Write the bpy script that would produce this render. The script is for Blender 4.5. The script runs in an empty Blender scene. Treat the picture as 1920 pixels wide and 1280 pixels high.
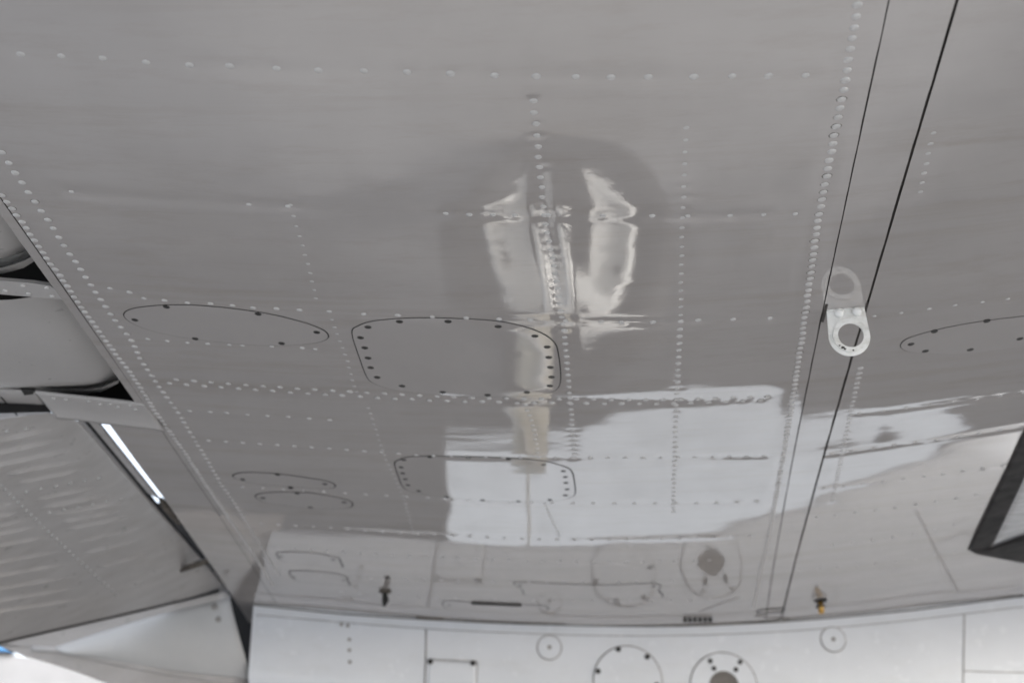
import bpy, bmesh, math, random
import numpy as np
from mathutils import Vector, Matrix, noise

random.seed(7)
rng = np.random.default_rng(7)
scene = bpy.context.scene
C = scene.collection

# ------------------------------------------------------------------ camera
PITCH, YAW, ROLL = 0.433, 0.07335, -0.00146      # looking up under the wing
CAM_Z, WING_Z = 0.53, 1.03
FOCAL_PX = 2600.0
ct, st, cy, sy = math.cos(PITCH), math.sin(PITCH), math.cos(YAW), math.sin(YAW)
FW = np.array([-sy * ct, cy * ct, st])
_rt = np.array([cy, sy, 0.0])
_up = np.cross(_rt, FW)
RT = _rt * math.cos(ROLL) + _up * math.sin(ROLL)
UP = _up * math.cos(ROLL) - _rt * math.sin(ROLL)
EYE = np.array([0.0, 0.0, CAM_Z])
cam_data = bpy.data.cameras.new('camera')
cam_data.sensor_width = 36.0
cam_data.lens = FOCAL_PX / 1920.0 * 36.0
cam_data.clip_start, cam_data.clip_end = 0.02, 2000.0
cam_data.dof.use_dof = True
cam_data.dof.focus_distance = 1.02
cam_data.dof.aperture_fstop = 7.6
cam_data.dof.aperture_blades = 7
cam = bpy.data.objects.new('camera', cam_data)
C.objects.link(cam)
m = Matrix.Identity(4)
for i in range(3):
    m[i][0], m[i][1], m[i][2], m[i][3] = RT[i], UP[i], -FW[i], EYE[i]
cam.matrix_world = m
scene.camera = cam

# ------------------------------------------------------------------ sky, sun, exposure
SUN_EL, SUN_AZ = math.radians(28), math.radians(121)     # azimuth of the sun measured from +Y towards +X
world = bpy.data.worlds.new('World')
scene.world = world
world.use_nodes = True
nt = world.node_tree
nt.nodes.clear()
sky = nt.nodes.new('ShaderNodeTexSky')
sky.sky_type = 'NISHITA'
sky.sun_disc = False
sky.sun_elevation = SUN_EL
sky.sun_rotation = SUN_AZ
sky.air_density, sky.dust_density, sky.ozone_density = 1.0, 2.0, 1.0
hs = nt.nodes.new('ShaderNodeHueSaturation')
hs.inputs['Saturation'].default_value = 0.42             # thin high overcast: hardly any blue
bg = nt.nodes.new('ShaderNodeBackground')
bg.inputs['Strength'].default_value = 0.15
out = nt.nodes.new('ShaderNodeOutputWorld')
nt.links.new(sky.outputs[0], hs.inputs['Color'])
nt.links.new(hs.outputs[0], bg.inputs[0])
nt.links.new(bg.outputs[0], out.inputs[0])
sun_data = bpy.data.lights.new('sun', 'SUN')
sun_data.energy = 1.75
sun_data.angle = math.radians(5)
sun_data.color = (1.0, 0.99, 0.975)
sun = bpy.data.objects.new('sun', sun_data)
C.objects.link(sun)
sd = Vector((math.sin(SUN_AZ) * math.cos(SUN_EL), math.cos(SUN_AZ) * math.cos(SUN_EL), math.sin(SUN_EL)))
sun.rotation_euler = (-sd).to_track_quat('-Z', 'Y').to_euler()
vs = scene.view_settings
vs.view_transform, vs.look, vs.gamma, vs.exposure = 'Standard', 'None', 1.0, 1.69
vs.use_curve_mapping = False
scene.cycles.max_bounces = 10
scene.cycles.diffuse_bounces = 5
scene.cycles.glossy_bounces = 6
scene.cycles.caustics_reflective = False

# ------------------------------------------------------------------ materials
def nodes(name):
    mt = bpy.data.materials.new(name)
    mt.use_nodes = True
    t = mt.node_tree
    return mt, t, t.nodes['Principled BSDF']

def setp(b, **kw):
    for k, v in kw.items():
        b.inputs[k.replace('_', ' ')].default_value = v

def link_noise(t, scale, detail=4, rough=0.55, vec=None, stretch=None):
    n = t.nodes.new('ShaderNodeTexNoise')
    n.inputs['Scale'].default_value = scale
    n.inputs['Detail'].default_value = detail
    n.inputs['Roughness'].default_value = rough
    g = t.nodes.new('ShaderNodeTexCoord')
    src = g.outputs['Object']
    if stretch:
        mp = t.nodes.new('ShaderNodeMapping')
        mp.inputs['Scale'].default_value = stretch
        t.links.new(src, mp.inputs[0])
        src = mp.outputs[0]
    t.links.new(src, n.inputs['Vector'])
    return n

def ramp(t, src, c0, c1, p0=0.35, p1=0.65):
    r = t.nodes.new('ShaderNodeValToRGB')
    r.color_ramp.elements[0].position, r.color_ramp.elements[1].position = p0, p1
    r.color_ramp.elements[0].color, r.color_ramp.elements[1].color = (*c0, 1), (*c1, 1)
    t.links.new(src, r.inputs[0])
    return r

def paint(name, c0, c1, ior=2.2, rough=0.035, nscale=7.0, bump=0.0, stretch=None, dirt=None, streak=None):
    """glossy aircraft enamel: faint tone drift, faint streaks, a little orange peel"""
    mt, t, b = nodes(name)
    n = link_noise(t, nscale, 5, 0.6, stretch=stretch)
    r = ramp(t, n.outputs[0], c0, c1)
    col = r.outputs[0]
    if dirt:
        n2 = link_noise(t, 30, 7, 0.75, stretch=(0.35, 1.3, 1.0))
        r2 = ramp(t, n2.outputs[0], (1, 1, 1), dirt, 0.50, 0.78)
        mx = t.nodes.new('ShaderNodeMixRGB')
        mx.blend_type = 'MULTIPLY'
        mx.inputs[0].default_value = 1.0
        t.links.new(col, mx.inputs[1])
        t.links.new(r2.outputs[0], mx.inputs[2])
        col = mx.outputs[0]
    if streak:
        n5 = link_noise(t, 9, 6, 0.7, stretch=(0.14, 3.0, 1.0))
        r5 = ramp(t, n5.outputs[0], (1, 1, 1), streak, 0.52, 0.74)
        m5 = t.nodes.new('ShaderNodeMixRGB'); m5.blend_type = 'MULTIPLY'; m5.inputs[0].default_value = 1.0
        t.links.new(col, m5.inputs[1]); t.links.new(r5.outputs[0], m5.inputs[2])
        col = m5.outputs[0]
    t.links.new(col, b.inputs['Base Color'])
    setp(b, IOR=ior, Roughness=rough)
    n3 = link_noise(t, 60, 3, 0.5)
    rr = t.nodes.new('ShaderNodeMapRange')
    rr.inputs['To Min'].default_value, rr.inputs['To Max'].default_value = rough * 0.6, rough * 1.6
    t.links.new(n3.outputs[0], rr.inputs['Value'])
    t.links.new(rr.outputs[0], b.inputs['Roughness'])
    if bump:
        n4 = link_noise(t, 420, 2, 0.5)
        bp = t.nodes.new('ShaderNodeBump')
        bp.inputs['Strength'].default_value = bump
        bp.inputs['Distance'].default_value = 0.0006
        t.links.new(n4.outputs[0], bp.inputs['Height'])
        t.links.new(bp.outputs[0], b.inputs['Normal'])
    return mt

def plain(name, col, rough=0.6, metallic=0.0, ior=1.5, var=0.25, nscale=40):
    mt, t, b = nodes(name)
    n = link_noise(t, nscale, 4, 0.6)
    lo = tuple(max(0, x * (1 - var)) for x in col)
    hi = tuple(min(1, x * (1 + var)) for x in col)
    r = ramp(t, n.outputs[0], lo, hi, 0.3, 0.7)
    t.links.new(r.outputs[0], b.inputs['Base Color'])
    setp(b, Roughness=rough, Metallic=metallic, IOR=ior)
    return mt

M = {}
M['skin'] = paint('grey_wing_enamel', (0.372, 0.346, 0.334), (0.404, 0.377, 0.364), ior=2.3, rough=0.026, bump=0.02, dirt=(0.90, 0.88, 0.855), stretch=(0.5, 1.5, 1), streak=(0.90, 0.88, 0.85))
M['cover'] = paint('grey_cover_enamel', (0.372, 0.347, 0.335), (0.398, 0.372, 0.36), ior=2.3, rough=0.028, bump=0.015)
M['rivet'] = paint('grey_rivet_enamel', (0.42, 0.405, 0.395), (0.47, 0.455, 0.445), ior=2.0, rough=0.10, nscale=30)
M['flap'] = paint('grey_flap_enamel', (0.415, 0.395, 0.384), (0.475, 0.454, 0.443), ior=1.6, rough=0.30, nscale=14, stretch=(1, 3, 1), dirt=(0.85, 0.83, 0.80))
M['aileron'] = paint('grey_aileron_enamel', (0.375, 0.357, 0.348), (0.415, 0.397, 0.388), ior=1.55, rough=0.30)
M['white'] = paint('white_fuselage_enamel', (0.74, 0.755, 0.785), (0.78, 0.795, 0.825), ior=1.5, rough=0.22, nscale=9, dirt=(0.95, 0.94, 0.92))
M['fairing'] = paint('pale_fairing_enamel', (0.50, 0.495, 0.49), (0.54, 0.535, 0.53), ior=1.45, rough=0.5, nscale=9)
M['tab'] = paint('chipped_white_enamel', (0.70, 0.70, 0.68), (0.80, 0.80, 0.79), ior=1.5, rough=0.3, nscale=120, dirt=(0.5, 0.46, 0.40))
M['black'] = plain('black_sealant', (0.012, 0.011, 0.010), 0.75)
M['joint'] = plain('dark_brown_joint_filler', (0.035, 0.03, 0.026), 0.8, var=0.7, nscale=35)
M['dirt'] = plain('brown_dirty_sealant', (0.10, 0.085, 0.07), 0.8, var=0.5, nscale=90)
M['seam'] = plain('grey_seam_filler', (0.28, 0.265, 0.25), 0.7, var=0.35, nscale=60)
M['screw'] = plain('dark_screw_steel', (0.035, 0.032, 0.03), 0.45, 0.6)
M['cove'] = plain('black_shade_and_joint', (0.012, 0.011, 0.011), 0.95)  # near-black stands for shade in coves and gaps; also the joint colour
M['brass'] = plain('brass_fitting', (0.50, 0.30, 0.08), 0.35, 0.8)
M['hole'] = plain('grey_brown_recess', (0.18, 0.165, 0.15), 0.85)
M['rubber'] = plain('tyre_rubber', (0.020, 0.019, 0.019), 0.75)
M['wheel'] = plain('white_wheel_paint', (0.86, 0.85, 0.82), 0.35, var=0.06)
M['cream'] = plain('cream_strut_paint', (0.66, 0.62, 0.52), 0.4, var=0.08)
M['alloy'] = plain('bright_alloy', (0.80, 0.80, 0.80), 0.22, 1.0, var=0.05)
M['frame'] = plain('black_mottled_rubber', (0.020, 0.018, 0.018), 0.85, var=1.0, nscale=40)
M['pane'] = paint('pale_lamp_pane', (0.24, 0.245, 0.26), (0.36, 0.365, 0.38), ior=1.6, rough=0.2, nscale=30, stretch=(1, 4, 1))
M['concrete'] = plain('pale_concrete', (0.42, 0.435, 0.44), 0.85, var=0.12, nscale=6)
def ground_shade():
    # aircraft shade painted into the ground colour: light near, dark farther along +Y
    mt, t, b = nodes('painted_ground_shade')
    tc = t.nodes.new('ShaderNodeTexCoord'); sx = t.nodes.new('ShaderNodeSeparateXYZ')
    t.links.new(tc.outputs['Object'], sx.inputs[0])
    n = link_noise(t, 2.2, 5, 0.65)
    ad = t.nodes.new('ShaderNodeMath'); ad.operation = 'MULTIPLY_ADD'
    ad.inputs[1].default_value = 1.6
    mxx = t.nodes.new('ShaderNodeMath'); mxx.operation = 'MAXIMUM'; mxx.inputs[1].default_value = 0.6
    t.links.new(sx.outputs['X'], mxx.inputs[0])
    xy = t.nodes.new('ShaderNodeMath'); xy.operation = 'MULTIPLY_ADD'; xy.inputs[1].default_value = 0.9  # darkens to the right too, to cut light bounced onto the fuselage
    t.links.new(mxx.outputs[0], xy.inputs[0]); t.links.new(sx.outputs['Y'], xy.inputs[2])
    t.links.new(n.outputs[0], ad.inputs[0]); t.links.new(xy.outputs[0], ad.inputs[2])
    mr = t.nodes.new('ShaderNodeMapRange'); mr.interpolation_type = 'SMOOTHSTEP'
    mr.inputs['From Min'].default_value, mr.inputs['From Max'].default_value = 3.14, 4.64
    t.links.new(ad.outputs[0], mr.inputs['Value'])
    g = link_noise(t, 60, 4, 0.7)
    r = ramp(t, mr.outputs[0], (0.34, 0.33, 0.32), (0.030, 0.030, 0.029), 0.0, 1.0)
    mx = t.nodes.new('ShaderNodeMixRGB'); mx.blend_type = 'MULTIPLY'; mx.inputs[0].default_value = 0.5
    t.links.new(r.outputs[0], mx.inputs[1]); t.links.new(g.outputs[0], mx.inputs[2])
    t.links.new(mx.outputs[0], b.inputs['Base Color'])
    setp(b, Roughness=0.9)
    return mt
M['ground_shade'] = ground_shade()
M['hangar'] = plain('white_cladding', (0.17, 0.17, 0.175), 0.6, var=0.10, nscale=2)
M['blue'] = plain('blue_fascia_paint', (0.05, 0.22, 0.48), 0.5, var=0.1, nscale=2)
M['gutter'] = plain('dark_gutter', (0.03, 0.035, 0.045), 0.6)

# ------------------------------------------------------------------ the wing's lower surface
A1_, A2_, A3_, A4_ = 0.00063, 0.14515, 0.01897, -0.0856
TAPER = 0.15511

def camber(u):
    u = np.asarray(u, float)
    uc = np.clip(u, -0.8, 0.62)
    z = A1_ * uc + A2_ * uc ** 2 + A3_ * uc ** 3 + A4_ * uc ** 4
    s = A1_ + 2 * A2_ * uc + 3 * A3_ * uc ** 2 + 4 * A4_ * uc ** 3
    e = u - uc
    return z + np.where(e > 0, s * 0.08 * (1 - np.exp(-np.maximum(e, 0) / 0.08)), s * e)

def camber_slope(u):
    return (camber(np.asarray(u) + 1e-4) - camber(np.asarray(u) - 1e-4)) / 2e-4

def ray(px, py):
    d = (px - 960) / FOCAL_PX * RT - (py - 640) / FOCAL_PX * UP + FW
    return d

def uv(px, py, dz=0.0):
    """point (u, v) of the wing's lower surface, moved up by dz, seen along a direction"""
    d = ray(px, py)
    t = 0.5 / d[2]
    for _ in range(40):
        t = (WING_Z + dz - CAM_Z + float(camber(d[0] * t))) / d[2]
    return d[0] * t, d[1] * t

def S(u, v, dz=0.0):
    return Vector((float(u), float(v), float(WING_Z + camber(u) + dz)))

def at(px, py, dz=0.0):
    return S(*uv(px, py, dz), dz)

def normal_down(u):
    s = float(camber_slope(u))
    return Vector((s, 0, -1)).normalized()

def on_plane(px, py, p, n):
    d = Vector(ray(px, py))
    e = Vector(EYE)
    t = (Vector(p) - e).dot(n) / d.dot(n)
    return e + d * t

def resample(pts, pitch):
    """evenly spaced points along a polyline of (u, v)"""
    pts = np.array(pts, float)
    seg = np.hypot(*np.diff(pts, axis=0).T)
    s = np.concatenate([[0], np.cumsum(seg)])
    n = max(1, int(round(s[-1] / pitch)))
    q = np.linspace(0, s[-1], n + 1)
    return np.stack([np.interp(q, s, pts[:, 0]), np.interp(q, s, pts[:, 1])], 1)

def row(px_pts, pitch):
    return resample([uv(*p) for p in px_pts], pitch)

def pts_row(px_pts):
    return np.array([uv(*p) for p in px_pts])

# ------------------------------------------------------------------ rivet rows
# (uv points, head radius, head height, crease depth, crease width)
ROWS = []
def add_row(p, r=0.0029, h=0.0011, depth=0.00016, width=0.010, even=False):
    ROWS.append(dict(p=p, r=r, h=h, d=depth, w=width, even=even))

# chordwise ribs
add_row(pts_row([(40,103),(115,106),(194,110),(274,117),(355,122),(430,125),(520,130),(598,133),(682,135),(763,137),(845,140),(928,143),(1005,145),(1080,145),(1147,146),(1215,146),(1301,145),(1373,143),(1441,142),(1511,141)]), 0.0028, 0.0009, 0.00010)
add_row(pts_row([(135,362),(468,384),(541,387),(835,400),(880,402),(925,403),(965,404),(1028,404),(1130,405),(1222,405),(1290,406),(1370,405),(1432,403),(1492,401)]), 0.0023, 0.0007, 0.00030, 0.009, True)
add_row(pts_row([(206,543),(243,550),(270,561),(309,565),(352,569),(395,571),(435,574),(475,578),(519,580),(561,582),(618,585),(683,590),(745,592),(810,595),(875,597),(935,599),(995,600),(1060,602),(1128,603),(1165,604),(1225,604),(1310,600),(1375,599),(1443,597)]), 0.0026, 0.0009, 0.00034, 0.008, True)
add_row(pts_row([(277,636),(314,640),(352,643),(390,645),(430,647),(455,649),(510,650),(566,653),(591,655)]), 0.0023, 0.0008, 0.00012)
up4 = [(331,712),(480,723),(637,733),(850,745),(1060,749),(1187,751),(1290,750),(1440,744)]
add_row(row(up4, 0.0165), 0.0030, 0.0011, 0.00034, 0.012)
add_row(row([(x - 13, y + 7) for x, y in up4], 0.0165), 0.0030, 0.0011, 0.0, 0.009)
add_row(pts_row([(356,771),(393,773),(425,775),(464,778),(502,780),(541,782),(580,785),(618,788)]), 0.0026, 0.0009, 0.00014)
add_row(row([(391,826),(512,834),(611,841),(790,855),(1090,859),(1200,860),(1432,857)], 0.0185), 0.0027, 0.0010, 0.00022, 0.009)
add_row(row([(455,912),(603,922),(753,932),(900,938),(1120,944),(1420,941)], 0.0235), 0.0027, 0.0010, 0.00018, 0.010)
add_row(row([(490,981),(625,990),(710,998),(860,1005),(1090,1012),(1300,1009),(1405,1005)], 0.0215), 0.0027, 0.0010, 0.00026, 0.011)
add_row(row([(520,1026),(830,1046),(1080,1053),(1330,1050)], 0.022), 0.0027, 0.0009, 0.00024, 0.012)
add_row(row([(600,1078),(830,1088),(1080,1091),(1260,1089)], 0.025), 0.0026, 0.0009, 0.00012, 0.012)
add_row(row([(640,1110),(830,1121),(1080,1125),(1330,1122)], 0.028), 0.0026, 0.0009, 0.00010, 0.012)
# leading edge skin
add_row(row([(1612,775),(1700,764),(1799,751),(1920,735)], 0.022), 0.0024, 0.0006, 0.00030, 0.007)
add_row(row([(1560,852),(1680,834),(1799,818),(1915,800)], 0.021), 0.0026, 0.0008, 0.00032, 0.008)
add_row(row([(1545,916),(1680,900),(1799,884),(1880,872)], 0.021), 0.0026, 0.0008, 0.00022, 0.009)
add_row(row([(1530,970),(1680,952),(1830,928)], 0.024), 0.0026, 0.0008, 0.00012, 0.010)
add_row(row([(1560,1022),(1690,1005),(1790,985)], 0.026), 0.0025, 0.0008, 0.00010, 0.010)
add_row(row([(1500,1068),(1640,1058),(1790,1035)], 0.026), 0.0025, 0.0008, 0.00010, 0.010)
add_row(pts_row([(1640,592),(1690,586),(1742,579),(1790,572),(1842,566),(1890,560)]), 0.0020, 0.0005, 0.00012, 0.008)
# spanwise stringers and spars
add_row(row([(1608,10),(1583,160),(1533,415),(1503,640),(1473,830),(1448,970),(1412,1138)], 0.0103), 0.0031, 0.0012, 0.00016, 0.008)
add_row(row([(1613,690),(1596,770),(1577,860),(1560,940)], 0.0115), 0.0029, 0.0006, 0.00014, 0.007)
add_row(row([(1750,250),(1725,360)], 0.013), 0.0020, 0.00022, 0.00005)
add_row(row([(1286,240),(1279,440),(1276,590)], 0.0145), 0.0020, 0.00022, 0.00007)
add_row(row([(1276,603),(1268,757),(1265,860),(1262,960)], 0.0145), 0.0028, 0.0011, 0.00012, 0.008)
add_row(row([(1000,190),(1020,400),(1045,540),(1058,620)], 0.0128), 0.0026, 0.0005, 0.00016, 0.008)
add_row(row([(1058,620),(1066,720),(1072,780),(1077,860)], 0.0135), 0.0027, 0.0009, 0.00012, 0.008)
add_row(row([(985,760),(1000,800),(1008,850)], 0.0140), 0.0024, 0.0007, 0.00008, 0.008)
add_row(row([(1022,945),(1035,975),(1048,1004)], 0.0130), 0.0024, 0.0007, 0.00006, 0.008)
add_row(row([(545,385),(578,500),(592,560)], 0.0145), 0.0018, 0.0002, 0.00006)
add_row(row([(622,600),(645,660),(668,735)], 0.0150), 0.0019, 0.00025, 0.00006)
add_row(row([(690,765),(722,860),(757,935),(775,1002)], 0.0150), 0.0020, 0.0003, 0.00008)
A2px = [(2,368),(40,416),(84,482),(114,521),(143,564),(181,615),(215,662),(245,699),(269,736),(292,773),(319,810),(349,850),(389,912),(426,966),(455,1009),(481,1048),(512,1095)]
A1px = [(4,287),(49,357),(95,422),(124,467),(153,510),(183,554),(215,600),(244,633),(265,677),(289,712),(306,736),(336,776),(360,816),(386,857),(414,906),(445,951),(471,992),(494,1033),(522,1076)]
add_row(row(A1px, 0.0135), 0.0029, 0.0013, 0.00010, 0.008)
add_row(row(A2px, 0.0098), 0.0029, 0.0013, 0.00010, 0.008)

# ------------------------------------------------------------------ skin displacement (oil-canning between rows)
def smooth_noise(u, v, cell, seed):
    g = np.random.default_rng(seed).normal(size=(64, 64))
    x, y = (u + 2.0) / cell, (v + 3.0) / cell
    i, j = np.floor(x).astype(int), np.floor(y).astype(int)
    fx, fy = x - i, y - j
    def wgt(t): return [(1 - t) ** 3 / 6, (3 * t ** 3 - 6 * t ** 2 + 4) / 6, (-3 * t ** 3 + 3 * t ** 2 + 3 * t + 1) / 6, t ** 3 / 6]
    wx, wy = wgt(fx), wgt(fy)
    r = 0
    for a in range(4):
        for b in range(4):
            r = r + g[(i + a) % 64, (j + b) % 64] * wx[a] * wy[b]
    return r

def seg_dist2(u, v, p):
    best = np.full(u.shape, 1e9)
    step = max(1, (len(p) - 1) // 10)
    idx = list(range(0, len(p), step))
    if idx[-1] != len(p) - 1: idx.append(len(p) - 1)
    for a, b in zip(idx[:-1], idx[1:]):
        ax, ay = p[a]; bx, by = p[b]
        dx, dy = bx - ax, by - ay
        L = dx * dx + dy * dy
        t = np.clip(((u - ax) * dx + (v - ay) * dy) / L, 0, 1)
        best = np.minimum(best, (u - ax - t * dx) ** 2 + (v - ay - t * dy) ** 2)
    return best

def bulge(u, v):
    """height of the skin below (positive) or above the true airfoil, metres; rivets excluded"""
    z = 0.00070 * smooth_noise(u, v * 0.8, 0.16, 3) + 0.00046 * smooth_noise(u * 0.8, v, 0.07, 5) + 0.000014 * smooth_noise(u * 0.5, v * 1.6, 0.02, 9) + 0.000013 * smooth_noise(u * 0.30, v, 0.0065, 11)
    for rw in ROWS:
        if rw['d'] <= 0 or len(rw['p']) < 2: continue
        d2 = seg_dist2(u, v, rw['p'])
        dep = rw['d'] * np.clip(0.75 + 1.3 * smooth_noise(u, v, 0.055, 100 + int(rw['w'] * 1e5) + len(rw['p'])), 0.75 if rw['even'] else 0.0, 1.5 if rw['even'] else 2.2)
        z = z - dep * np.exp(-d2 / rw['w'] ** 2) + 0.8 * dep * np.exp(-d2 / (3.5 * rw['w']) ** 2)
    return z

RIV = []
for rw in ROWS:
    for k, (a, b) in enumerate(rw['p']):
        j = 0.0004
        RIV.append((a + random.uniform(-j, j), b + random.uniform(-j, j), rw['r'] * random.uniform(0.9, 1.07), rw['h'] * random.uniform(0.75, 1.1)))

def dimples(u, v, z):
    """every rivet pulls the sheet in a little round its head"""
    uu, vv = u.ravel(), v.ravel()
    zz = z.ravel()
    order = np.argsort(vv, kind='stable')
    vs_ = vv[order]
    for (a, b, r, h) in RIV:
        R_ = 0.014
        lo, hi = np.searchsorted(vs_, b - R_), np.searchsorted(vs_, b + R_)
        ids = order[lo:hi]
        ids = ids[np.abs(uu[ids] - a) < R_]
        if len(ids) == 0: continue
        d2 = (uu[ids] - a) ** 2 + (vv[ids] - b) ** 2
        zz[ids] -= 0.00012 * np.exp(-d2 / 0.0055 ** 2)
    return zz.reshape(z.shape)

def grid_mesh(name, X, Y, Z, flip=False):
    n, mcol = X.shape
    me = bpy.data.meshes.new(name)
    co = np.stack([X, Y, Z], -1).reshape(-1, 3)
    idx = np.arange(n * mcol).reshape(n, mcol)
    q = np.stack([idx[:-1, :-1], idx[:-1, 1:], idx[1:, 1:], idx[1:, :-1]], -1).reshape(-1, 4)
    if flip: q = q[:, ::-1]
    me.vertices.add(len(co)); me.vertices.foreach_set('co', co.ravel())
    me.loops.add(q.size); me.loops.foreach_set('vertex_index', q.ravel().astype(np.int32))
    me.polygons.add(len(q))
    me.polygons.foreach_set('loop_start', (np.arange(len(q)) * 4).astype(np.int32))
    me.polygons.foreach_set('loop_total', np.full(len(q), 4, np.int32))
    me.polygons.foreach_set('use_smooth', np.ones(len(q), bool))
    me.update(); me.validate()
    return me

# ------------------------------------------------------------------ object helpers
def link(name, me, mat=None, parent=None, loc=None):
    o = bpy.data.objects.new(name, me)
    C.objects.link(o)
    if mat is not None and me is not None and not me.materials: me.materials.append(mat)
    if parent is not None: o.parent = parent
    if loc is not None: o.location = loc
    return o

def tag(o, label=None, category=None, kind=None, group=None):
    if label: o['label'] = label
    if category: o['category'] = category
    if kind: o['kind'] = kind
    if group: o['group'] = group
    return o

def from_bm(name, bm, mat, parent=None, smooth=False):
    me = bpy.data.meshes.new(name)
    bmesh.ops.recalc_face_normals(bm, faces=bm.faces)
    bm.to_mesh(me); bm.free()
    if smooth: me.polygons.foreach_set('use_smooth', np.ones(len(me.polygons), bool))
    return link(name, me, mat, parent)

def slab(name, pts, thick_vec, mat, parent, smooth=False, bevel=0.0):
    """closed plate from an outline of 3D points, thickened along a vector"""
    bm = bmesh.new()
    a = [bm.verts.new(p) for p in pts]
    b = [bm.verts.new(Vector(p) + Vector(thick_vec)) for p in pts]
    bm.faces.new(a); bm.faces.new(b[::-1])
    n = len(pts)
    for i in range(n):
        bm.faces.new((a[i], b[i], b[(i + 1) % n], a[(i + 1) % n]))
    if bevel:
        bmesh.ops.bevel(bm, geom=list(bm.edges), offset=bevel, segments=2, affect='EDGES', profile=0.5)
    return from_bm(name, bm, mat, parent, smooth)

def box(name, lo, hi, mat, parent=None, bevel=0.0):
    lo, hi = Vector(lo), Vector(hi)
    pts = [(lo.x, lo.y, lo.z), (hi.x, lo.y, lo.z), (hi.x, hi.y, lo.z), (lo.x, hi.y, lo.z)]
    return slab(name, pts, (0, 0, hi.z - lo.z), mat, parent, bevel=bevel)

def tube(name, pts, r, mat, parent, seg=16, closed=False):
    """round bar along points; r one radius or one per point"""
    pts = [Vector(p) for p in pts]
    rs = r if isinstance(r, (list, tuple)) else [r] * len(pts)
    bm = bmesh.new()
    rings = []
    n = len(pts)
    for i, p in enumerate(pts):
        if closed: d = pts[(i + 1) % n] - pts[i - 1]
        else: d = pts[min(i + 1, n - 1)] - pts[max(i - 1, 0)]
        d.normalize()
        a = d.orthogonal().normalized() if abs(d.z) > 0.9 else d.cross(Vector((0, 0, 1))).normalized()
        b = d.cross(a)
        rings.append([bm.verts.new(p + (a * math.cos(t) + b * math.sin(t)) * rs[i]) for t in [2 * math.pi * k / seg for k in range(seg)]])
    cnt = n if closed else n - 1
    for i in range(cnt):
        A, B = rings[i], rings[(i + 1) % n]
        for k in range(seg):
            bm.faces.new((A[k], A[(k + 1) % seg], B[(k + 1) % seg], B[k]))
    if not closed:
        bm.faces.new(rings[0]); bm.faces.new(rings[-1][::-1])
    return from_bm(name, bm, mat, parent, True)

def lathe(name, prof, axis_pt, axis, mat, parent, seg=48):
    """surface of revolution: prof = (radius, distance along the axis)"""
    axis = Vector(axis).normalized()
    a = axis.orthogonal().normalized(); b = axis.cross(a)
    bm = bmesh.new()
    rings = []
    for (r, h) in prof:
        if r < 1e-6:
            rings.append([bm.verts.new(Vector(axis_pt) + axis * h)] * seg)
        else:
            rings.append([bm.verts.new(Vector(axis_pt) + axis * h + (a * math.cos(t) + b * math.sin(t)) * r) for t in [2 * math.pi * k / seg for k in range(seg)]])
    for A, B in zip(rings[:-1], rings[1:]):
        for k in range(seg):
            vsx = []
            for x in (A[k], A[(k + 1) % seg], B[(k + 1) % seg], B[k]):
                if x not in vsx: vsx.append(x)
            if len(vsx) > 2: bm.faces.new(vsx)
    return from_bm(name, bm, mat, parent, True)

# ------------------------------------------------------------------ the setting
def ground_sheet(name, pts, z, mat):
    bm = bmesh.new()
    bm.faces.new([bm.verts.new((x, y, z)) for x, y in pts])
    o = from_bm(name, bm, mat)
    return tag(o, kind='structure')
ground_sheet('ground', [(-600, -600), (600, -600), (600, 600), (-600, 600)], 0.0, M['concrete'])
ground_sheet('ground_shade_sheet', [(-3.0, 0.6), (5.0, 0.6), (5.0, 9.0), (1.48, 9.0), (1.42, 4.22), (1.20, 4.20), (1.10, 4.46), (1.00, 4.22), (0.72, 4.12), (0.55, 3.82), (0.05, 3.88), (-0.12, 4.10), (-0.62, 4.14), (-0.80, 5.6), (-1.6, 12.0), (-3.2, 12)], 0.004, M['ground_shade'])  # dark sheet stands for the ground's shade mirrored in the wing

# ------------------------------------------------------------------ aircraft
air = link('aircraft', None)
tag(air, 'grey riveted aircraft wing seen from below with white fuselage and lowered flap', 'aircraft')

def cfit(pxs, deg=1, lo=0):
    p = [uv(*q) for q in pxs[lo:]]
    v = np.array([b for a, b in p]); c = np.array([a * (1 - TAPER * b) for a, b in p])
    return np.polyfit(v, c, deg)
SEAM = cfit([(38,429),(86,499),(131,563),(175,622),(241,711),(275,757),(308,806),(440,1020),(495,1092)])
LINE1 = cfit([(1665,0),(1632,160),(1576,430),(1540,610),(1490,830),(1440,1130)])
LINE2 = cfit([(1790,0),(1735,210),(1665,432),(1597,680),(1545,860),(1470,1130)])
LIPE = cfit([(14,420),(60,487),(93,533),(115,563),(172,640),(213,694),(249,751)])
SHRE = cfit([(217,806),(300,930),(380,1040),(428,1102)])
def cl(poly): return lambda v: np.polyval(poly, v)
def u_of(c, v): return c / (1 - TAPER * v)

ROOT_PX = [(470,1130),(640,1148),(830,1160),(1040,1168),(1250,1171),(1500,1160),(1720,1140),(1920,1115)]
ROOT = np.array([uv(*p) for p in ROOT_PX])
ROOT_FIT = np.polyfit(ROOT[:, 0], ROOT[:, 1], 2)
def v_root(u): return np.polyval(ROOT_FIT, u)

V_FINE = np.linspace(0.50, 2.26, 760)
V_ALL = np.concatenate([np.linspace(-1.3, 0.497, 36), V_FINE])

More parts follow.
